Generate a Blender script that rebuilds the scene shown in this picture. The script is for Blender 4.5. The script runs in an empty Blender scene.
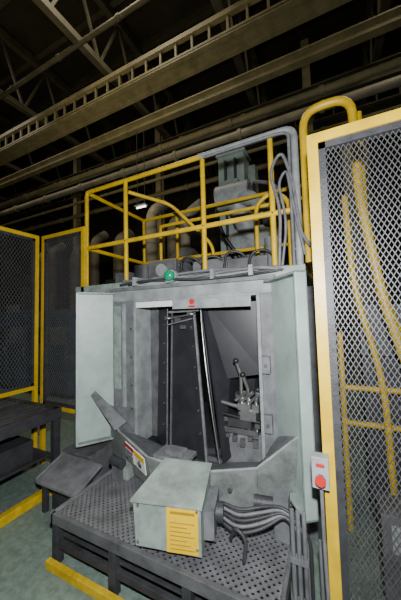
import bpy, math, random
from mathutils import Vector, Matrix
random.seed(4)
# ---------------------------------------------------------------- materials
def mat(name, col, rough=0.5, metal=0.0, grime=0.25, scale=6.0, dark=None, bump=0.0, emit=None, es=0):
    m = bpy.data.materials.new(name); m.use_nodes = True
    nt = m.node_tree; N = nt.nodes; L = nt.links
    b = N["Principled BSDF"]
    b.inputs["Roughness"].default_value = rough
    b.inputs["Metallic"].default_value = metal
    tc = N.new("ShaderNodeTexCoord")
    n = N.new("ShaderNodeTexNoise"); n.inputs["Scale"].default_value = scale
    n.inputs["Detail"].default_value = 7; n.inputs["Roughness"].default_value = 0.65
    L.new(tc.outputs["Object"], n.inputs["Vector"])
    r = N.new("ShaderNodeValToRGB")
    d = dark if dark else tuple(c*(1-grime*1.6) for c in col)
    r.color_ramp.elements[0].position = 0.32; r.color_ramp.elements[0].color = (*[max(0, c) for c in d], 1)
    r.color_ramp.elements[1].position = 0.62; r.color_ramp.elements[1].color = (*col, 1)
    L.new(n.outputs["Fac"], r.inputs["Fac"]); L.new(r.outputs["Color"], b.inputs["Base Color"])
    if bump:
        bp = N.new("ShaderNodeBump"); bp.inputs["Strength"].default_value = bump; bp.inputs["Distance"].default_value = 0.01
        n2 = N.new("ShaderNodeTexNoise"); n2.inputs["Scale"].default_value = scale*8
        L.new(tc.outputs["Object"], n2.inputs["Vector"])
        L.new(n2.outputs["Fac"], bp.inputs["Height"]); L.new(bp.outputs["Normal"], b.inputs["Normal"])
    if emit:
        b.inputs["Emission Color"].default_value = (*emit, 1); b.inputs["Emission Strength"].default_value = es
    return m
GREEN = mat("paint_pale_green", (0.305, 0.385, 0.355), 0.42, 0, 0.16, 5)
GREEN2 = mat("paint_green_dusty", (0.25, 0.305, 0.275), 0.5, 0, 0.30, 9)
GGRAY = mat("paint_greengray_dusty", (0.175, 0.195, 0.185), 0.6, 0, 0.32, 11, bump=0.2)
GRAY = mat("paint_dusty_gray", (0.15, 0.155, 0.165), 0.6, 0, 0.3, 10, bump=0.2)
GRAYD = mat("paint_dusty_gray_dark", (0.10, 0.103, 0.11), 0.6, 0, 0.35, 8, bump=0.2)
LGRAY = mat("paint_light_gray", (0.26, 0.285, 0.285), 0.5, 0, 0.28, 8)
DGRAY = mat("dark_steel", (0.045, 0.047, 0.053), 0.55, 0.2, 0.3, 12, bump=0.2)
BLACK = mat("black_rubber", (0.010, 0.010, 0.012), 0.5, 0, 0.2, 10)
BSHEET = mat("black_sheet", (0.024, 0.024, 0.029), 0.38, 0.0, 0.25, 5)
STEEL = mat("bare_steel", (0.5, 0.5, 0.5), 0.3, 0.9, 0.2, 15)
YEL = mat("safety_yellow", (0.60, 0.39, 0.008), 0.42, 0, 0.18, 7)
YELD = mat("safety_yellow_worn", (0.60, 0.40, 0.008), 0.55, 0, 0.25, 14)
YLAB = mat("label_yellow", (0.75, 0.47, 0.0), 0.5, 0, 0.06, 20)
YLABD = mat("label_yellow_print", (0.33, 0.20, 0.0), 0.5, 0, 0.06, 20)
WHITE = mat("label_white", (0.7, 0.7, 0.68), 0.5, 0, 0.1, 20)
RED = mat("signal_red", (0.45, 0.025, 0.025), 0.35, 0, 0.1, 20)
INK = mat("label_ink", (0.05, 0.05, 0.05), 0.6, 0, 0.1, 20)
LAMPG = mat("lamp_green", (0.0, 0.22, 0.10), 0.15, 0, 0.1, 20, emit=(0.0, 0.3, 0.12), es=0.1)
HOSE = mat("hose_gray", (0.15, 0.15, 0.16), 0.5, 0, 0.25, 20)
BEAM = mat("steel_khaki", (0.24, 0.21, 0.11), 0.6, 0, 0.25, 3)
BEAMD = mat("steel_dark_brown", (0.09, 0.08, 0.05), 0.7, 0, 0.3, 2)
DUCT = mat("duct_cream", (0.30, 0.275, 0.20), 0.5, 0, 0.25, 2)
ROOF = mat("roof_deck", (0.04, 0.034, 0.022), 0.8, 0, 0.3, 1)
WALL = mat("wall_cladding", (0.07, 0.067, 0.055), 0.8, 0, 0.3, 1)
BLUE = mat("cabinet_blue", (0.10, 0.15, 0.22), 0.5, 0, 0.25, 3)
MESH = mat("expanded_metal", (0.10, 0.10, 0.102), 0.5, 0.2, 0.2, 12)
MESHR = mat("expanded_metal_galvanised", (0.075, 0.075, 0.077), 0.5, 0.2, 0.2, 12)
TUBE = mat("fluorescent_tube", (0.9, 0.9, 0.85), 0.4, 0, 0.0, 3, emit=(1, 0.96, 0.8), es=5)
FLOORM = mat("floor_green_paint", (0.18, 0.25, 0.21), 0.5, 0, 0.28, 20, bump=0.7)

def perforated(name, col, pitch, hole):
    m = mat(name, col, 0.5, 0.3, 0.3, 9)
    nt = m.node_tree; N = nt.nodes; L = nt.links
    b = N["Principled BSDF"]; out = N["Material Output"]
    tc = N.new("ShaderNodeTexCoord")
    mp = N.new("ShaderNodeMapping"); mp.inputs["Rotation"].default_value = (0, 0, math.radians(45))
    mp.inputs["Scale"].default_value = (1/pitch, 1/pitch, 0)
    L.new(tc.outputs["Object"], mp.inputs["Vector"])
    fr = N.new("ShaderNodeVectorMath"); fr.operation = 'FRACTION'; L.new(mp.outputs[0], fr.inputs[0])
    sb = N.new("ShaderNodeVectorMath"); sb.operation = 'SUBTRACT'; sb.inputs[1].default_value = (0.5, 0.5, 0); L.new(fr.outputs[0], sb.inputs[0])
    ln = N.new("ShaderNodeVectorMath"); ln.operation = 'LENGTH'; L.new(sb.outputs[0], ln.inputs[0])
    lt = N.new("ShaderNodeMath"); lt.operation = 'LESS_THAN'; lt.inputs[1].default_value = hole; L.new(ln.outputs["Value"], lt.inputs[0])
    tr = N.new("ShaderNodeBsdfTransparent"); mx = N.new("ShaderNodeMixShader")
    L.new(lt.outputs[0], mx.inputs[0]); L.new(b.outputs[0], mx.inputs[1]); L.new(tr.outputs[0], mx.inputs[2])
    L.new(mx.outputs[0], out.inputs["Surface"])
    return m
PERF = perforated("perforated_steel", (0.18, 0.182, 0.195), 0.028, 0.29)

# ---------------------------------------------------------------- builder
def fillet(pts, r, n=5):
    pts = [Vector(p) for p in pts]
    if r <= 0: return pts
    out = [pts[0]]
    for i in range(1, len(pts)-1):
        a, b, c = pts[i-1], pts[i], pts[i+1]
        da, dc = (a-b), (c-b)
        rr = min(r, da.length*0.49, dc.length*0.49)
        p0 = b+da.normalized()*rr; p2 = b+dc.normalized()*rr
        for k in range(n+1):
            t = k/n
            out.append(p0*(1-t)**2 + b*2*t*(1-t) + p2*t*t)
    out.append(pts[-1]); return out
class B:
    def __init__(s, name, parent=None):
        s.name = name; s.v = []; s.f = []; s.fm = []; s.sm = []; s.mats = []; s.parent = parent
    def mi(s, m):
        if m not in s.mats: s.mats.append(m)
        return s.mats.index(m)
    def poly(s, vs, fs, m, smooth=False, M=None):
        o = len(s.v)
        for v in vs:
            v = Vector(v)
            s.v.append(M @ v if M else v)
        k = s.mi(m)
        for f in fs:
            s.f.append([o+i for i in f]); s.fm.append(k); s.sm.append(smooth)
    def box(s, lo, hi, m, M=None):
        x0, y0, z0 = lo; x1, y1, z1 = hi
        s.poly([(x0,y0,z0),(x1,y0,z0),(x1,y1,z0),(x0,y1,z0),(x0,y0,z1),(x1,y0,z1),(x1,y1,z1),(x0,y1,z1)],
               [(0,3,2,1),(4,5,6,7),(0,1,5,4),(1,2,6,5),(2,3,7,6),(3,0,4,7)], m, M=M)
    def tube(s, pts, r, m, n=10, fil=0.0, M=None, r2=None):
        pts = fillet(pts, fil)
        pts = [p for i, p in enumerate(pts) if i == 0 or (p-pts[i-1]).length > 1e-5]
        k = len(pts); vs = []; fs = []
        t0 = (pts[1]-pts[0]).normalized()
        up = Vector((0,0,1)) if abs(t0.z) < 0.9 else Vector((1,0,0))
        nrm = (up - t0*up.dot(t0)).normalized()
        for i, p in enumerate(pts):
            t = ((pts[min(i+1,k-1)]-pts[max(i-1,0)])).normalized()
            nrm = (nrm - t*nrm.dot(t)).normalized(); bi = t.cross(nrm)
            rr = r if r2 is None else r+(r2-r)*i/(k-1)
            for j in range(n):
                a = 2*math.pi*j/n + (math.pi/n)
                vs.append(p + nrm*math.cos(a)*rr + bi*math.sin(a)*rr)
        for i in range(k-1):
            for j in range(n):
                fs.append((i*n+j, i*n+(j+1)%n, (i+1)*n+(j+1)%n, (i+1)*n+j))
        s.poly(vs, fs, m, smooth=n > 5, M=M)
        s.poly(vs[:n][::-1], [tuple(range(n))], m, M=M); s.poly(vs[-n:], [tuple(range(n))], m, M=M)
    def cyl(s, p, q, r, m, n=20, r2=None, M=None): s.tube([p, q], r, m, n, 0, M, r2)
    def sheet(s, bottom, top, m, th=0.006):
        n = len(bottom); b = [Vector(x) for x in bottom]; t = [Vector(x) for x in top]
        for i in range(n-1):
            nn = (b[i+1]-b[i]).cross(t[i]-b[i]).normalized()*th
            a = [b[i], b[i+1], t[i+1], t[i]]
            s.poly([*a, *[p+nn for p in a]], [(0,1,2,3),(7,6,5,4),(0,4,5,1),(1,5,6,2),(2,6,7,3),(3,7,4,0)], m)
    def sphere(s, c, r, m, n=14, sz=(1,1,1)):
        vs = []; fs = []; c = Vector(c); h = n//2
        for i in range(h+1):
            th = math.pi*i/h
            for j in range(n):
                a = 2*math.pi*j/n
                vs.append(c+Vector((sz[0]*r*math.sin(th)*math.cos(a), sz[1]*r*math.sin(th)*math.sin(a), sz[2]*r*math.cos(th))))
        for i in range(h):
            for j in range(n): fs.append((i*n+j, (i+1)*n+j, (i+1)*n+(j+1)%n, i*n+(j+1)%n))
        s.poly(vs, fs, m, True)
    def done(s, bevel=0):
        me = bpy.data.meshes.new(s.name); me.from_pydata([tuple(v) for v in s.v], [], s.f)
        for m in s.mats: me.materials.append(m)
        me.polygons.foreach_set("material_index", s.fm); me.polygons.foreach_set("use_smooth", s.sm)
        me.update()
        ob = bpy.data.objects.new(s.name, me); bpy.context.scene.collection.objects.link(ob)
        if bevel:
            md = ob.modifiers.new("bevel", 'BEVEL'); md.width = bevel; md.segments = 2; md.limit_method = 'ANGLE'; md.angle_limit = math.radians(50)
        if s.parent: ob.parent = s.parent
        return ob
def empty(name):
    e = bpy.data.objects.new(name, None); bpy.context.scene.collection.objects.link(e); return e
def frame_on(origin, xdir, zdir=(0,0,1)):
    x = Vector(xdir).normalized(); z = Vector(zdir); z = (z-x*z.dot(x)).normalized(); y = z.cross(x)
    M = Matrix((( x.x,y.x,z.x,origin[0]),(x.y,y.y,z.y,origin[1]),(x.z,y.z,z.z,origin[2]),(0,0,0,1))); return M

# ---------------------------------------------------------------- room shell
b = B("floor"); b.box((-22,-4,-0.1),(14,16,0), FLOORM); b.done()
b = B("ceiling"); b.box((-22,-4,11),(14,16,11.1), ROOF)
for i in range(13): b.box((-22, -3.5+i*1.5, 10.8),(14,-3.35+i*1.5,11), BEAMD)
b.done()
b = B("wall_back"); b.box((-22,15.8,0),(14,16,11), WALL)
for i in range(36): b.box((-22+i, 15.74,0),(-21.9+i,15.8,11), WALL)
b.done()
b = B("wall_left"); b.box((-22.2,-4,0),(-22,16,11), WALL); b.done()
b = B("wall_right"); b.box((14,-4,0),(14.2,16,11), WALL); b.done()
b = B("wall_front"); b.box((-22,-4.2,0),(14,-4,11), WALL); b.done()

# ---------------------------------------------------------------- overhead steelwork
def truss_y(name, x):
    b = B(name)
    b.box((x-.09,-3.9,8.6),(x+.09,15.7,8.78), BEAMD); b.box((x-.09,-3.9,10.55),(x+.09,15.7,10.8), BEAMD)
    for i in range(13):
        y = -3.8+i*1.5
        b.cyl((x,y,8.7),(x,y+.75,10.6), .045, BEAMD, 4); b.cyl((x,y+.75,10.6),(x,y+1.5,8.7), .045, BEAMD, 4)
    b.done()
for x in (-17,-13,-9,-5.5,-2,1.5,5): truss_y("roof_truss", x)
XA, XB = -21.9, 13.9
def girder(name, y, z0, z1, pitch, m, r=.05):
    b = B(name)
    for z in (z0, z1): b.box((XA,y-r,z-r),(XB,y+r,z+r), m)
    b.box((XA,y+.35,z0-r),(XB,y+.45,z0+r), m)
    b.box((XA,y-r,z0-.02),(XB,y+.45,z0), m)
    x = XA+.1
    while x < XB:
        b.box((x-.025,y-.025,z0),(x+.025,y+.025,z1), m); x += pitch
    b.done()
girder("crane_walkway", 5.0, 7.38, 7.85, 0.42, BEAM, .055)
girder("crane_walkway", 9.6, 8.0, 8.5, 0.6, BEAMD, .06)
def long_beam(name, y, z, h, w, m):
    b = B(name)
    b.box((XA,y-w/2,z-h/2),(XB,y+w/2,z-h/2+.03), m); b.box((XA,y-w/2,z+h/2-.03),(XB,y+w/2,z+h/2), m)
    b.box((XA,y-.02,z-h/2+.03),(XB,y+.02,z+h/2-.03), m)
    b.done()
long_beam("crane_rail_beam", 5.9, 7.05, .26, .18, BEAM)
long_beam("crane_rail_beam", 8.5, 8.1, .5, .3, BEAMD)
def long_pipe(name, y, z, r, m):
    b = B(name); b.cyl((XA,y,z),(XB,y,z), r, m, 14)
    for i in range(17): b.cyl((-21+i*2.1,y,z),(-20.9+i*2.1,y,z), r*1.3, m, 14)
    b.done()
long_pipe("overhead_pipe", 6.2, 6.40, .08, BEAM)
long_pipe("overhead_pipe", 7.0, 6.6, .11, DUCT)
long_pipe("overhead_pipe", 7.7, 5.9, .08, BEAM)
long_pipe("overhead_pipe", 7.4, 7.4, .05, BEAM)
long_pipe("overhead_pipe", 6.9, 5.95, .045, BEAM)
long_pipe("overhead_pipe", 4.5, 8.6, .06, BEAMD)
def column(name, x, y):
    b = B(name)
    for d in (-.13,.11): b.box((x-.12,y+d,0),(x+.12,y+d+.02,10.5), BEAM)
    b.box((x-.01,y-.11,0),(x+.01,y+.11,10.5), BEAM)
    b.box((x-.2,y-.2,0),(x+.2,y+.2,.03), BEAM); b.done()
for x in (-11.2,-6.2,-.35,4.3): column("steel_column", x, 9.1)
def vduct(name, x, y, z, r):
    b = B(name); b.tube([(x,y,0),(x,y,z),(x,y+.6,z+.4)], r, DUCT, 18, .4)
    for k in range(1,int(z/1.2)+1): b.cyl((x,y,k*1.15),(x,y,k*1.15+.06), r*1.1, DUCT, 18)
    b.done()
for x,y,z,r in ((-12.6,8.2,4.6,.26),(-11.8,8.2,4.8,.20),(-10.1,8.2,4.5,.28),(-9.0,8.2,4.9,.2),(-7.6,8.2,4.7,.26),(-5.0,8.2,4.9,.26),(-4.1,5.6,4.3,.15),(-2.9,8.2,4.9,.22),(1.8,6.0,4.9,.26),(.6,6.2,4.9,.24),(3.2,6.0,4.6,.24)):
    vduct("ventilation_duct", x,y,z,r)
def cabinet(name, x0,x1,y0,y1,h,m):
    b = B(name); b.box((x0,y0,.08),(x1,y1,h), m); b.box((x0+.04,y0+.04,0),(x1-.04,y1-.04,.08), DGRAY)
    n = max(1,int((x1-x0)/.7)); w = (x1-x0)/n
    for i in range(n):
        b.box((x0+i*w+.03,y0-.02,.14),(x0+(i+1)*w-.03,y0,h-.06), m)
        b.box((x0+i*w+.1,y0-.03,h*.6),(x0+(i+1)*w-.1,y0-.02,h*.8), LGRAY if i%2 else DGRAY)
        b.box((x0+(i+1)*w-.1,y0-.04,h*.45),(x0+(i+1)*w-.07,y0-.02,h*.55), STEEL)
    b.done(.005)
cabinet("control_cabinet",-7.4,-4.6,3.6,4.3,1.75,BLUE)
cabinet("control_cabinet",-4.5,-3.5,4.4,5.0,2.4,DGRAY)
cabinet("control_cabinet",-11.2,-7.9,4.6,5.4,2.5,DGRAY)
cabinet("control_cabinet",.9,3.4,3.9,4.7,2.1,BLUE)
def strip_light(name, x,y,z,l=1.3):
    b = B(name); b.box((x-l/2,y-.06,z),(x+l/2,y+.06,z+.03), LGRAY); b.cyl((x-l/2+.03,y,z-.02),(x+l/2-.03,y,z-.02), .018, TUBE, 8)
    b.cyl((x-l/3,y,z),(x-l/3,y,z+1.9),.008,DGRAY,6); b.cyl((x+l/3,y,z),(x+l/3,y,z+1.9),.008,DGRAY,6); b.done()
strip_light("strip_light", -3.95, 5.0, 4.20, .32)
strip_light("strip_light", 2.15, 5.2, 4.75, .8)

# ---------------------------------------------------------------- machine
MX = empty("blasting_machine")
X0, X1, Y1 = -1.85, -.36, 1.9
OX0, OX1, OZ0, OZ1 = -1.576, -.464, .44, 1.70
b = B("front_frame", MX)
b.box((X0,Y1,OZ1),(X1,Y1+.08,1.80), LGRAY)
b.box((X0,Y1,.32),(OX0,Y1+.08,OZ1), GRAY)
b.box((OX1,Y1,.32),(X1,Y1+.08,OZ1), GRAY)
b.box((OX0,Y1,.32),(OX1,Y1+.08,OZ0), GRAY)
b.box((X0-.02,Y1-.03,1.795),(X1+.02,Y1+.1,1.825), GRAY)
b.box((OX0-.012,Y1-.02,OZ0),(OX0+.012,Y1+.2,OZ1), LGRAY)
b.box((OX1-.012,Y1-.02,OZ0),(OX1+.012,Y1+.2,OZ1), LGRAY)
b.box((OX0,Y1-.02,OZ1-.012),(OX1,Y1+.2,OZ1+.012), LGRAY)
b.box((OX0,Y1+.2,OZ0),(OX0+.10,Y1+.24,OZ1), GRAYD)
b.box((X0+.02,Y1-.012,.9),(X0+.10,Y1,1.66), GREEN2)
b.box((X0+.13,Y1-.02,.75),(X0+.16,Y1,1.68), LGRAY)
for z in (.8,1.2):
    b.box((OX1+.015,Y1-.04,z-.06),(OX1+.07,Y1,z+.06), GRAY); b.cyl((OX1+.045,Y1-.06,z),(OX1+.045,Y1-.03,z),.012,STEEL,10)
for z in (.75,.95,1.2,1.45):
    b.cyl((OX0-.05,Y1-.012,z),(OX0-.05,Y1,z),.012,STEEL,8); b.cyl((X0+.03,Y1-.018,z),(X0+.03,Y1,z),.012,STEEL,8)
b.box((OX0+.02,Y1-.026,1.635),(OX0+.40,Y1-.02,1.685), WHITE)
b.box((OX0+.40,Y1-.026,1.61),(OX1-.05,Y1-.02,1.69), LGRAY)
b.cyl((-.99,Y1-.034,1.665),(-.99,Y1-.026,1.665),.022,RED,14)
b.box((-1.02,Y1-.032,1.62),(-.96,Y1-.026,1.635), RED)
b.done(.004)

b = B("body_shell", MX)
b.box((X0,Y1+.08,.05),(X0+.04,3.5,1.8), GREEN2); b.box((X1-.04,Y1+.08,.05),(X1,3.5,1.8), GREEN2)
b.box((X0,3.46,.05),(X1,3.5,1.8), GREEN2)
b.box((X0+.04,Y1+.08,.0),(X1-.04,3.46,.40), DGRAY)
b.box((X0+.06,3.3,.42),(X1-.06,3.42,1.75), BLACK)
b.box((X0+.04,2.3,.42),(OX0+.02,3.3,1.78), BLACK); b.box((OX1+.0,2.2,.42),(X1-.04,3.3,1.78), BLACK)
b.done(.004)

def wing(name, hinge, d, L, side):
    b = B(name, MX); M = frame_on((hinge[0],hinge[1],0), (d[0],d[1],0))
    def bx(lo,hi,m):
        lo=list(lo);hi=list(hi)
        if side<0: lo[1],hi[1] = -hi[1],-lo[1]
        b.box(lo,hi,m,M=M)
    bx((0,0,.47),(L,.012,1.785), GREEN)
    bx((L-.02,-.0,.47),(L,.07,1.785), GREEN)
    bx((0,0,.47),(L,.07,.485), GREEN2); bx((0,0,1.77),(L,.07,1.785), GREEN2)
    bx((.0,-.02,.6),(.03,0,1.72), GRAY)
    if side>0:
        bx((0,-.03,.49),(L*.42,0,1.765), LGRAY)
        bx((L*.40,-.055,.47),(L*.40+.025,0,1.785), DGRAY)
        bx((L*.12,-.045,1.0),(L*.28,-.03,1.35), GRAY)
        bx((L-.012,-.025,.47),(L,0,1.785), DGRAY)
    for z in (.7,1.1,1.55):
        bx((.01,-.05,z-.04),(.05,-.0,z+.04), DGRAY)
    b.done(.003)
wing("wing_panel_right",(X1,Y1),(.59,-.81),.425,-1)
wing("wing_panel_left",(X0,Y1),(-.59,-.81),.32,1)
b = B("hopper_apron", MX)
rim = [(-1.86,1.86,.76),(-1.62,1.72,.62),(-1.2,1.56,.57),(-.80,1.54,.57),(-.45,1.64,.62),(-.20,1.68,.84)]
low = [(-1.84,1.88,.34),(-1.58,1.76,.33),(-1.17,1.60,.33),(-.82,1.58,.33),(-.46,1.68,.33),(-.22,1.74,.42)]
b.sheet(low, rim, GGRAY, .008)
inn = [(-1.82,1.90,.72),(-1.55,1.92,.50),(-1.2,1.95,.42),(-.80,1.95,.42),(-.50,1.93,.50),(-.36,1.88,.72)]
b.sheet(rim, inn, GRAY, .008)
b.tube(rim, .009, LGRAY, 8)
b.box((-1.16,1.56,.57),(-.90,1.72,.60), GRAY); b.box((-1.08,1.59,.60),(-.95,1.68,.63), GRAY)
for k,(x,y) in enumerate(((-1.45,1.655),(-1.3,1.60),(-.6,1.58))): b.cyl((x,y,.5),(x,y-.02,.5),.014,STEEL,8)
b.done(.003)
b = B("deflector_plates", MX)
b.sheet([(-1.97,1.74,.87),(-1.64,1.70,.63)],[(-1.95,1.77,.91),(-1.60,1.80,.67)], GRAY,.008)
b.box((-1.62,1.64,.306),(-1.46,1.74,.40), GREEN2); b.cyl((-1.60,1.63,.44),(-1.48,1.61,.44),.035,DGRAY)
b.box((-1.58,1.60,.306),(-1.50,1.66,.42), GRAYD)
b.done(.003)
b = B("warning_sticker", MX)
e0=Vector(rim[1]); e1=Vector(rim[2]); dn=(Vector(low[1])-e0).normalized()
o=e0+(e1-e0)*.25+dn*.15
M = frame_on(tuple(o), e1-e0, tuple(-dn))
b.box((0,-.020,0),(.13,-.012,.13), WHITE, M=M); b.box((.14,-.020,0),(.28,-.012,.13), WHITE, M=M)
b.box((.0,-.023,.10),(.13,-.019,.13), RED, M=M); b.box((.14,-.023,.09),(.28,-.019,.13), YLAB, M=M)
for k in range(5): b.box((.01,-.023,.010+k*.016),(.11-.01*(k%2),-.019,.017+k*.016), INK, M=M)
b.cyl((.21,-.024,.045),(.21,-.019,.045),.022,INK,12,M=M)
b.done()
# two tall black panels forming a V on the rotating frame in the opening
b = B("rotary_divider", MX)
def lean(pts, z0, z1, dy, m=BSHEET):
    b.sheet([(x+dx,y-dy,z0) for x,y,dx in pts],[(x,y,z1) for x,y,dx in pts], m,.006)
lean([(-1.47,2.12,.04),(-1.31,2.02,.06)], .46, 1.62, .12)
lean([(-1.28,2.06,.06),(-1.03,2.00,.16)], .46, 1.56, .16)
lean([(-1.02,2.12,.17),(-.985,2.03,.20)], .46, 1.63, .16)
b.sheet([(-.77,1.88,.46),(-.70,2.3,.46),(-.52,2.6,.46)],[(-.98,2.04,1.63),(-.78,2.35,1.63),(-.56,2.5,1.63)], BSHEET,.006)
b.sheet([(-.86,2.08,1.02),(-.50,2.14,1.08)],[(-.95,2.08,1.64),(-.50,2.14,1.66)], BSHEET,.006)
b.tube([(-1.31,2.01,1.62),(-1.25,1.87,.46)],.004,GRAY,8)
b.tube([(-1.28,2.04,1.58),(-1.22,1.88,.46)],.009,GRAYD,4)
b.tube([(-1.03,1.985,1.58),(-.87,1.825,.46)],.012,GRAY,4)
b.cyl((-1.30,2.02,1.59),(-.99,1.99,1.60),.014,GRAY,4)
cv = [Vector((-.985+.20*t**1.3,2.02-.16*t,1.63-1.17*t)) for t in [i/12 for i in range(13)]]
b.tube(cv,.005,STEEL,8)
b.cyl((-1.1,2.6,.405),(-1.1,2.6,.45),.55,DGRAY,36)
b.cyl((-1.30,1.97,1.53),(-1.02,1.97,1.57),.008,STEEL,8); b.cyl((-1.28,1.96,1.48),(-1.04,1.97,1.53),.006,GRAY,8)
for x,y,z in ((-1.28,1.96,1.54),(-1.18,1.96,1.52),(-1.06,1.96,1.57),(-1.12,1.95,1.46)):
    b.box((x-.016,y-.02,z-.014),(x+.016,y+.02,z+.014), STEEL)
for k in range(6):
    t=.12+.14*k
    for (xa,ya,za,xb,yb,zb) in ((-1.31,2.0,1.62,-1.25,1.86,.46),(-1.04,1.985,1.6,-.88,1.82,.46)):
        p=Vector((xa,ya,za)).lerp(Vector((xb,yb,zb)),t); b.cyl(p+Vector((-.02,-.012,0)),p+Vector((-.02,0.004,0)),.007,STEEL,8)
b.done()
b = B("clamping_fixture", MX)
b.box((-.80,2.0,.42),(-.50,2.3,.66), GRAY); b.box((-.78,1.96,.66),(-.52,2.2,.70), STEEL)
b.box((-.74,1.93,.72),(-.56,2.02,.78), DGRAY); b.box((-.64,1.92,.78),(-.52,2.0,.84), STEEL)
b.cyl((-.66,2.08,.70),(-.66,2.08,.90),.045,GRAY); b.cyl((-.66,2.08,.90),(-.66,2.08,.93),.065,STEEL)
for x,z,dx in ((-.64,1.20,-.03),(-.59,1.10,-.03),(-.53,1.0,.02)):
    b.cyl((x,1.98,.70),(x,1.98,z-.10),.014,STEEL,8); b.cyl((x,1.98,z-.10),(x+dx,1.96,z),.015,STEEL,8)
    b.sphere((x+dx,1.96,z),.022,BLACK); b.box((x-.025,1.95,.84),(x+.025,2.01,.89), STEEL)
    b.cyl((x-.05,1.98,.9),(x+.05,1.95,.98),.012,STEEL,8)
b.cyl((-.80,1.97,.88),(-.52,1.97,.83),.016,STEEL,10); b.cyl((-.78,1.95,.80),(-.5,1.95,.77),.013,BLACK,10)
for i,(x,z) in enumerate(((-.78,.74),(-.72,.60),(-.66,.57),(-.60,.62),(-.54,.72),(-.56,.58),(-.78,.62))):
    b.box((x,1.96,z),(x+.035,2.0,z+.03+.012*(i%3)), STEEL)
b.tube([(-.54,2.0,.9),(-.51,1.98,1.0),(-.5,1.97,.9),(-.52,1.98,.7)],.010,BLACK,8,.04)
b.done()
b = B("roof_deck_plate", MX)
b.box((-2.36,1.93,1.825),(-.14,3.05,1.86), GRAYD)
b.box((-2.36,1.90,1.80),(-.14,1.93,1.88), GREEN2)
for x in (-2.3,-.18):
    b.box((x-.03,2.95,0),(x+.03,3.01,1.825), GRAY)
    b.box((x-.03,2.05,0),(x+.03,2.11,1.825), GRAY)
b.done(.003)
b = B("header_hoses", MX)
for k in range(9):
    pts=[(-1.72+.02*k+.26*i, 1.86+.013*k+.012*math.sin(i*1.7+k), 1.85+.02*(k%3)+.018*math.sin(i*1.3+2*k)) for i in range(6)]
    pts += [(-.32+.02*k,1.91,1.86),(-.24,1.95+.02*k,1.845)]
    b.tube(pts,.011,HOSE if k%3 else DGRAY,8,.08)
for x in (-1.55,-1.2,-.8,-.5): b.box((x-.015,1.845,1.83),(x+.015,1.99,1.905), LGRAY)
b.done()
b = B("valve_units", MX)
b.box((-1.62,2.15,1.86),(-1.3,2.45,2.10), GRAYD); b.cyl((-1.45,2.12,2.0),(-1.45,2.18,2.0),.06,LGRAY)
b.box((-1.2,2.3,1.86),(-.95,2.6,2.12), DGRAY); b.cyl((-1.15,2.3,2.0),(-.8,2.28,2.0),.08,GRAY)
b.box((-.80,2.2,1.86),(-.45,2.5,2.04), GRAYD); b.cyl((-.42,2.3,1.86),(-.42,2.3,2.2),.07,GRAY)
b.cyl((-1.85,2.4,1.86),(-1.85,2.4,2.12),.12,DGRAY); b.box((-2.2,2.3,1.86),(-2.0,2.6,2.06), GRAYD)
for k in range(5):
    x=-1.5+.22*k
    b.tube([(x,2.2,1.9),(x+.05,2.15,2.08+.03*(k%2)),(x+.2,2.2,2.08),(x+.25,2.3,1.88)],.012,BLACK,8,.08)
b.done(.004)
b = B("indicator_lamp", MX); cx=-1.17
b.cyl((cx,1.895,1.885),(cx,1.85,1.885),.05,LGRAY,18); b.cyl((cx,1.85,1.885),(cx,1.82,1.885),.044,LAMPG,18)
b.sphere((cx,1.82,1.885),.044,LAMPG,18,(1,.7,1)); b.done()

# gear housing
M = Matrix.Translation((-.84,1.365,0)) @ Matrix.Rotation(math.radians(15),4,'Z')
b = B("gear_housing", MX)
vs=[(-.185,-.17,.365),(.165,-.17,.350),(.165,-.17,.585),(-.20,-.17,.590),
    (-.19,.15,.36),(.165,.15,.36),(.165,.15,.625),(-.12,.15,.635)]
b.poly(vs,[(0,1,2,3),(1,5,6,2),(2,6,7,3),(3,7,4,0),(4,7,6,5),(0,4,5,1)],GREEN2,M=M)
b.poly([(-.21,-.185,.587),(.175,-.185,.583),(.175,.15,.627),(-.13,.15,.637),(-.21,-.185,.599),(.175,-.185,.595),(.175,.15,.639),(-.13,.15,.649)],
       [(0,3,2,1),(4,5,6,7),(0,1,5,4),(1,2,6,5),(2,3,7,6),(3,0,4,7)],GREEN2,M=M)
b.box((.165,-.1,.38),(.22,.12,.52), GRAY, M=M); b.cyl((.22,0,.46),(.26,0,.46),.05,DGRAY,M=M); b.cyl((.22,.08,.42),(.28,.08,.42),.03,LGRAY,M=M)
b.box((-.17,-.12,.308),(-.12,.12,.38), DGRAY, M=M); b.box((.1,-.12,.308),(.15,.12,.38), DGRAY, M=M)
b.box((-.015,-.176,.36),(.152,-.170,.578), YLAB, M=M)
for k in range(7): b.box((.005,-.178,.378+k*.021),(.135-.02*(k%3),-.175,.383+k*.021), YLABD, M=M)
b.box((.005,-.178,.548),(.135,-.175,.562), YLABD, M=M)
for x in (-.16,.155):
    for z in (.39,.57): b.cyl((x-.01,-.18,z),(x-.01,-.168,z),.007,STEEL,8,M=M)
b.done(.006)

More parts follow.
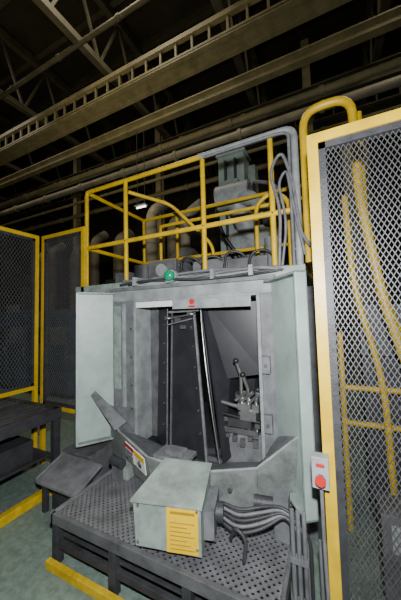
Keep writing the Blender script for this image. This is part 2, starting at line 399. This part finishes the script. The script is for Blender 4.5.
b = B("lower_hose_bundle", MX)
for k in range(5):
    o=.018*k
    b.tube([(-.60,1.42+o*.5,.42+o),(-.50,1.38+o,.41+o),(-.38,1.42+o,.44+o),(-.27,1.49,.50+o*.6),(-.22+o,1.49,.44),(-.22+o,1.49,.012)],.009,HOSE if k%2 else DGRAY,8,.1)
b.tube([(-.55,1.42,.34),(-.50,1.36,.46),(-.44,1.36,.42),(-.45,1.34,.322)],.010,DGRAY,8,.06)
b.cyl((-.45,1.56,.48),(-.33,1.58,.48),.035,DGRAY); b.box((-.34,1.55,.31),(-.26,1.62,.54), GRAY)
for k in range(3): b.cyl((-.225+.028*k,1.43,.01),(-.225+.028*k,1.43,.58),.011,GRAY,10)
b.box((-.24,1.41,.34),(-.155,1.45,.36), GRAY); b.box((-.24,1.41,.14),(-.155,1.45,.16), GRAY)
b.done()

# ---------------------------------------------------------------- perforated step platform
P = empty("step_platform")
b = B("deck", P); b.box((-1.66,1.20,.300),(-.26,1.90,.306), PERF); b.done()
b = B("platform_frame", P)
b.box((-1.68,1.17,.25),(-.24,1.20,.312), GRAYD); b.box((-1.69,1.17,.25),(-1.66,1.90,.312), GRAY); b.box((-.26,1.17,.25),(-.24,1.90,.312), GRAYD)
b.box((-1.66,1.22,.15),(-.26,1.88,.16), DGRAY)  # dark sheet added below the deck so its holes read as shaded
for x in (-1.68,-1.2,-.72,-.29):
    b.box((x,1.18,0),(x+.05,1.23,.25), DGRAY)
b.box((-1.68,1.19,.10),(-.24,1.22,.14), DGRAY)
b.box((-1.66,1.5,0),(-.26,1.52,.25), BLACK)
b.done(.003)
b = B("kick_plate", P); b.box((-1.60,1.135,0),(-.24,1.168,.05), YELD); b.box((-1.68,1.135,0),(-1.60,1.168,.05), YELD); b.done(.003)

b = B("drain_tray")
b.box((-2.18,1.66,.0),(-1.87,2.7,.38), GRAYD); b.box((-2.2,1.64,.38),(-1.87,2.72,.40), GRAYD)
b.poly([(-2.20,1.40,.26),(-1.74,1.40,.26),(-1.74,1.66,.36),(-2.20,1.66,.36),(-2.20,1.40,.24),(-1.74,1.40,.24),(-1.74,1.66,.34),(-2.20,1.66,.34)],
       [(0,1,2,3),(4,7,6,5),(0,4,5,1),(1,5,6,2),(2,6,7,3),(3,7,4,0)],GRAY)
b.box((-2.18,1.44,0),(-2.14,1.48,.25),DGRAY); b.box((-1.80,1.44,0),(-1.76,1.48,.25),DGRAY); b.box((-2.14,1.5,0),(-1.8,1.64,.22),DGRAY)
b.tube([(-2.20,1.40,.27),(-2.20,1.66,.37)],.010,GRAY,8)
b.done(.004)
b = B("floor_curb"); b.box((-2.36,.7,0),(-2.30,2.6,.07), YELD); b.box((-3.6,.7,0),(-2.36,.76,.07),YELD); b.done(.005)

b = B("transfer_conveyor")
b.box((-4.6,1.0,.60),(-2.42,1.06,.70), DGRAY); b.box((-4.6,1.72,.60),(-2.42,1.78,.70), DGRAY)
b.box((-2.46,1.0,.60),(-2.40,1.78,.70), DGRAY)
x=-4.55
while x<-2.5:
    b.cyl((x,1.06,.67),(x,1.72,.67),.03,DGRAY,12); x+=.085
for x in (-4.5,-3.5,-2.48):
    for y in (1.0,1.72): b.box((x,y,0),(x+.06,y+.06,.6), DGRAY)
b.box((-4.5,1.02,.2),(-2.48,1.06,.24), DGRAY); b.box((-4.5,1.74,.2),(-2.48,1.78,.24), DGRAY)
b.box((-4.4,1.06,.24),(-2.5,1.74,.26), DGRAY)
b.box((-3.6,1.15,.26),(-2.9,1.6,.52), GRAYD); b.box((-2.8,1.2,.26),(-2.55,1.6,.44), DGRAY)
b.tube([(-2.9,1.3,.45),(-2.6,1.2,.35),(-2.5,1.1,.2),(-2.45,1.3,.012)],.015,HOSE,8,.1)
b.done(.003)

# ---------------------------------------------------------------- guard railing on deck
b = B("guard_railing"); R=.021
yF, yB, zT, zM, zD = 2.0, 2.98, 2.91, 2.30, 1.86
b.tube([(-2.31,yF,zD),(-2.31,yF,zT),(-.92,yF,zT)],R,YEL,12,.05)
b.tube([(-.95,yF,zT),(-.18,yF,zT),(-.18,yF,zD)],.026,LGRAY,12,.08)
for x in (-1.77,-.925,-.355): b.cyl((x,yF,zD),(x,yF,zT),R,YEL,12)
b.cyl((-2.31,yF,zM),(-.18,yF,zM),R,YEL,12)
b.tube([(-2.31,yF,zT),(-2.31,yB,zT),(-2.31,yB,zD)],R,YEL,12,.05); b.cyl((-2.31,yF,zM),(-2.31,yB,zM),R,YEL,12)
b.tube([(-2.31,yB,zT),(-.18,yB,zT),(-.18,yB,zD)],R,YEL,12,.05); b.cyl((-2.31,yB,zM),(-.18,yB,zM),R,YEL,12)
for x in (-1.77,-1.4,-.55): b.cyl((x,yB,zD),(x,yB,zT),R,YEL,12)
b.cyl((-.18,yF,zM),(-.18,yB,zM),R,YEL,12)
b.tube([(-1.77,yF+.04,zT-.1),(-1.5,2.4,zT-.15),(-1.1,2.6,zM),(-1.1,2.6,zD)],.018,YEL,12,.1)
b.tube([(-.6,2.5,zD),(-.6,2.5,2.6),(-.45,2.5,2.7),(-.3,2.5,2.6),(-.3,2.5,zD)],.02,YEL,12,.1)
b.cyl((-1.77,2.6,2.62),(-.18,2.6,2.62),.018,YEL,12); b.cyl((-1.77,2.6,zD),(-1.77,2.6,2.62),.018,YEL,12)
for x in (-2.31,-1.77,-.925,-.355,-.18): b.box((x-.04,yF-.04,1.86),(x+.04,yF+.04,1.872), GRAY)
b.tube([(-.32,1.97,1.88),(-.29,1.95,2.3),(-.36,1.95,2.6),(-.27,1.96,2.75),(-.2,1.95,2.5),(-.16,1.94,2.1),(-.10,1.92,2.0)],.012,HOSE,8,.12)
b.tube([(-.30,1.97,1.88),(-.25,1.95,2.2),(-.30,1.95,2.5),(-.24,1.96,2.6),(-.2,1.95,2.3),(-.14,1.94,1.95)],.010,HOSE,8,.12)
b.tube([(-.215,1.96,1.87),(-.215,1.96,2.86),(-.30,1.96,2.875),(-.9,1.965,2.875)],.012,GRAY,8,.05)
b.done()

# ---------------------------------------------------------------- robot arm behind
b = B("robot_arm")
b.box((-1.25,3.58,0),(-.65,4.0,2.0), GREEN2)
b.cyl((-.95,3.78,2.0),(-.95,3.78,2.25),.24,LGRAY,28)
b.box((-1.12,3.6,2.2),(-.74,3.9,2.5), LGRAY)
b.cyl((-1.18,3.66,2.55),(-.66,3.66,2.55),.23,LGRAY,28); b.cyl((-.66,3.66,2.55),(-.58,3.66,2.55),.16,GRAY,24); b.cyl((-1.26,3.66,2.55),(-1.18,3.66,2.55),.16,GRAY,24)
b.tube([(-.9,3.6,2.55),(-1.0,3.4,2.85),(-1.08,3.3,3.10)],.15,LGRAY,20,.1,r2=.12)
b.cyl((-1.30,3.3,3.12),(-.86,3.3,3.12),.16,LGRAY,24); b.cyl((-.86,3.3,3.12),(-.80,3.3,3.12),.11,DGRAY,20)
b.tube([(-1.05,3.28,3.12),(-.80,3.2,2.98),(-.62,3.15,2.75)],.10,LGRAY,18,.05,r2=.07)
b.cyl((-.62,3.15,2.75),(-.58,3.13,2.62),.085,DGRAY,18); b.cyl((-.68,3.15,2.78),(-.54,3.15,2.74),.08,LGRAY,18)
b.tube([(-1.1,3.45,3.2),(-1.38,3.3,3.0),(-1.25,3.35,2.6),(-1.05,3.45,2.3)],.025,BLACK,10,.15)
b.tube([(-.8,3.3,3.25),(-.5,3.2,3.1),(-.48,3.2,2.7),(-.6,3.4,2.3)],.022,HOSE,10,.15)
b.done(.006)
b = B("lift_mast")
b.box((-1.62,4.15,0),(-1.17,4.5,4.25), GREEN); b.box((-1.50,4.10,.3),(-1.46,4.15,4.15), DGRAY); b.box((-1.33,4.10,.3),(-1.29,4.15,4.15), DGRAY)
b.box((-1.65,4.12,4.25),(-1.14,4.53,4.29), GREEN); b.box((-1.12,4.2,0),(-1.0,4.4,4.0), GREEN2)
b.box((-1.55,4.02,3.6),(-1.24,4.15,3.75), GREEN2)
b.done(.006)
b = B("hopper_tank")
b.cyl((-2.6,4.7,1.2),(-2.6,4.7,2.7),.36,GRAYD,28); b.cyl((-2.6,4.7,1.2),(-2.6,4.7,.6),.36,GRAYD,28,.12); b.cyl((-2.6,4.7,2.7),(-2.6,4.7,2.9),.36,GRAYD,28,.2)
b.tube([(-2.6,4.7,2.85),(-2.6,4.7,3.6),(-2.2,4.7,3.8)],.10,DUCT,16,.2)
for a in range(4):
    dx=.32*math.cos(a*math.pi/2+.7); dy=.32*math.sin(a*math.pi/2+.7); b.cyl((-2.6+dx,4.7+dy,0),(-2.6+dx,4.7+dy,1.4),.03,GRAY,8)
b.done()

# ---------------------------------------------------------------- mesh fences
def fence(name, origin, xdir, w, z0, z1, mframe, mmesh, post=.05, inner=True, dz=.042, dx=.024, wr=.0022):
    b = B(name); M = frame_on(origin, xdir)
    b.box((0,-post/2,0),(post,post/2,z1), mframe, M=M)
    b.box((w-post,-post/2,0),(w,post/2,z1), mframe, M=M)
    b.box((post,-post/2,z1-post),(w-post,post/2,z1), mframe, M=M)
    b.box((post,-post/2,z0),(w-post,post/2,z0+post), mframe, M=M)
    a0, a1 = post, w-post; c0, c1 = z0+post, z1-post
    if inner:
        t=.03
        for lo,hi in (((a0,-.015,c0),(a0+t,.015,c1)),((a1-t,-.015,c0),(a1,.015,c1)),((a0,-.015,c1-t),(a1,.015,c1)),((a0,-.015,c0),(a1,.015,c0+t))):
            b.box(lo,hi,DGRAY,M=M)
    sl = dz/dx
    for sg in (1,-1):
        z = c0-(a1-a0)*sl if sg>0 else c0
        zend = c1 if sg>0 else c1+(a1-a0)*sl
        while z < zend:
            xs = sorted([(c0-z)/(sg*sl)+a0, (c1-z)/(sg*sl)+a0]); xa=max(a0,xs[0]); xb=min(a1,xs[1])
            if xb-xa>.002:
                b.tube([(xa,sg*.001,z+sg*sl*(xa-a0)),(xb,sg*.001,z+sg*sl*(xb-a0))],wr,mmesh,4,0,M)
            z += dz
    return b.done()
fence("safety_fence",(-.062,1.30,0),(1,0,0),1.05,.08,2.36,YEL,MESHR,post=.045,dz=.036,dx=.020,wr=.0022)
fence("safety_fence",(-2.92,1.92,0),(1,0,0),.68,.60,2.50,YEL,MESH,post=.04,dz=.055,dx=.033,wr=.0026)
fence("safety_fence",(-2.95,.3,0),(0,1,0),1.58,.80,2.50,YEL,MESH,post=.04,dz=.055,dx=.033,wr=.0026)

b = B("yellow_conduit")
b.tube([(-.115,1.98,1.9),(-.115,1.98,2.99),(.19,1.98,2.99),(.20,1.98,2.3),(.30,2.0,1.6),(.45,2.0,1.0),(.45,2.0,.0)],.028,YEL,14,.13)
b.tube([(.25,2.2,3.0),(.25,2.2,2.0),(.40,2.2,1.4),(.62,2.2,.9),(.62,2.2,0)],.022,YEL,12,.2)
b.tube([(.13,2.2,2.4),(.15,2.2,1.7),(.30,2.2,1.1),(.32,2.2,0)],.022,YEL,12,.3)
b.tube([(.05,2.25,1.0),(.9,2.25,1.0)],.02,YELD,12)
b.tube([(.05,2.25,.75),(.9,2.25,.75)],.02,YELD,12)
b.tube([(.05,2.25,.0),(.05,2.25,1.4)],.02,YELD,12)
b.done()
b = B("junction_boxes")
b.box((.18,1.7,0),(.42,1.90,.50), GRAYD); b.box((.22,1.69,.32),(.38,1.70,.46), LGRAY); b.box((.2,2.4,0),(.75,2.7,1.2), DGRAY)
b.box((.2,2.5,1.2),(.5,2.7,1.6), GRAYD)
b.done(.005)
b = B("vertical_cable_tray")
b.box((-.04,1.45,.0),(.0,1.5,1.7), GRAY)
for k in range(3): b.cyl((-.10+.022*k,1.46,0),(-.10+.022*k,1.46,.45),.010,GRAY,8)
b.done()

b = B("emergency_stop_box")
b.box((-.105,1.225,.830),(-.040,1.275,.955), LGRAY); b.cyl((-.072,1.225,.875),(-.072,1.208,.875),.015,DGRAY,16); b.cyl((-.072,1.208,.875),(-.072,1.196,.875),.021,RED,20)
b.box((-.088,1.221,.918),(-.056,1.225,.934), RED); b.tube([(-.072,1.25,.838),(-.072,1.255,.6),(-.060,1.262,.012)],.008,HOSE,8,.05)
b.done(.004)

# ---------------------------------------------------------------- lights
def area(name, loc, target, size, e, col):
    l = bpy.data.lights.new(name,'AREA'); l.size=size; l.energy=e; l.color=col
    o = bpy.data.objects.new(name,l); o.location=loc
    o.rotation_euler = (Vector(target)-Vector(loc)).to_track_quat('-Z','Y').to_euler()
    bpy.context.scene.collection.objects.link(o)
area("camera_flash",(.03,-.02,1.80),(-1.25,2.2,1.45),.06,112,(.98,.99,1.0))
for x in (-12,-4,3): area("roof_fill",(x,3.5,10.2),(x,4.5,0),1.6,150,(1,.89,.66))
area("roof_fill",(-5,2,4.8),(-5,6,11),4,92,(1,.86,.56))  # unseen upward fill that brightens roof and background, not a real fixture
w = bpy.data.worlds.new("hall_ambient"); bpy.context.scene.world=w; w.use_nodes=True
w.node_tree.nodes["Background"].inputs[0].default_value=(.5,.45,.3,1); w.node_tree.nodes["Background"].inputs[1].default_value=.1

# ---------------------------------------------------------------- camera
yaw=math.radians(26); pit=math.radians(3.4); rol=math.radians(1.5)
f=Vector((-math.sin(yaw)*math.cos(pit),math.cos(yaw)*math.cos(pit),math.sin(pit)))
r=f.cross(Vector((0,0,1))).normalized(); u=r.cross(f)
r2=r*math.cos(rol)-u*math.sin(rol); u2=u*math.cos(rol)+r*math.sin(rol)
cd=bpy.data.cameras.new("camera"); cam=bpy.data.objects.new("camera",cd); bpy.context.scene.collection.objects.link(cam)
M=Matrix(((r2.x,u2.x,-f.x,0),(r2.y,u2.y,-f.y,0),(r2.z,u2.z,-f.z,1.55),(0,0,0,1)))
cam.matrix_world=M
cd.lens=16.0; cd.sensor_width=36; cd.sensor_fit='AUTO'; cd.clip_start=.02
bpy.context.scene.camera=cam
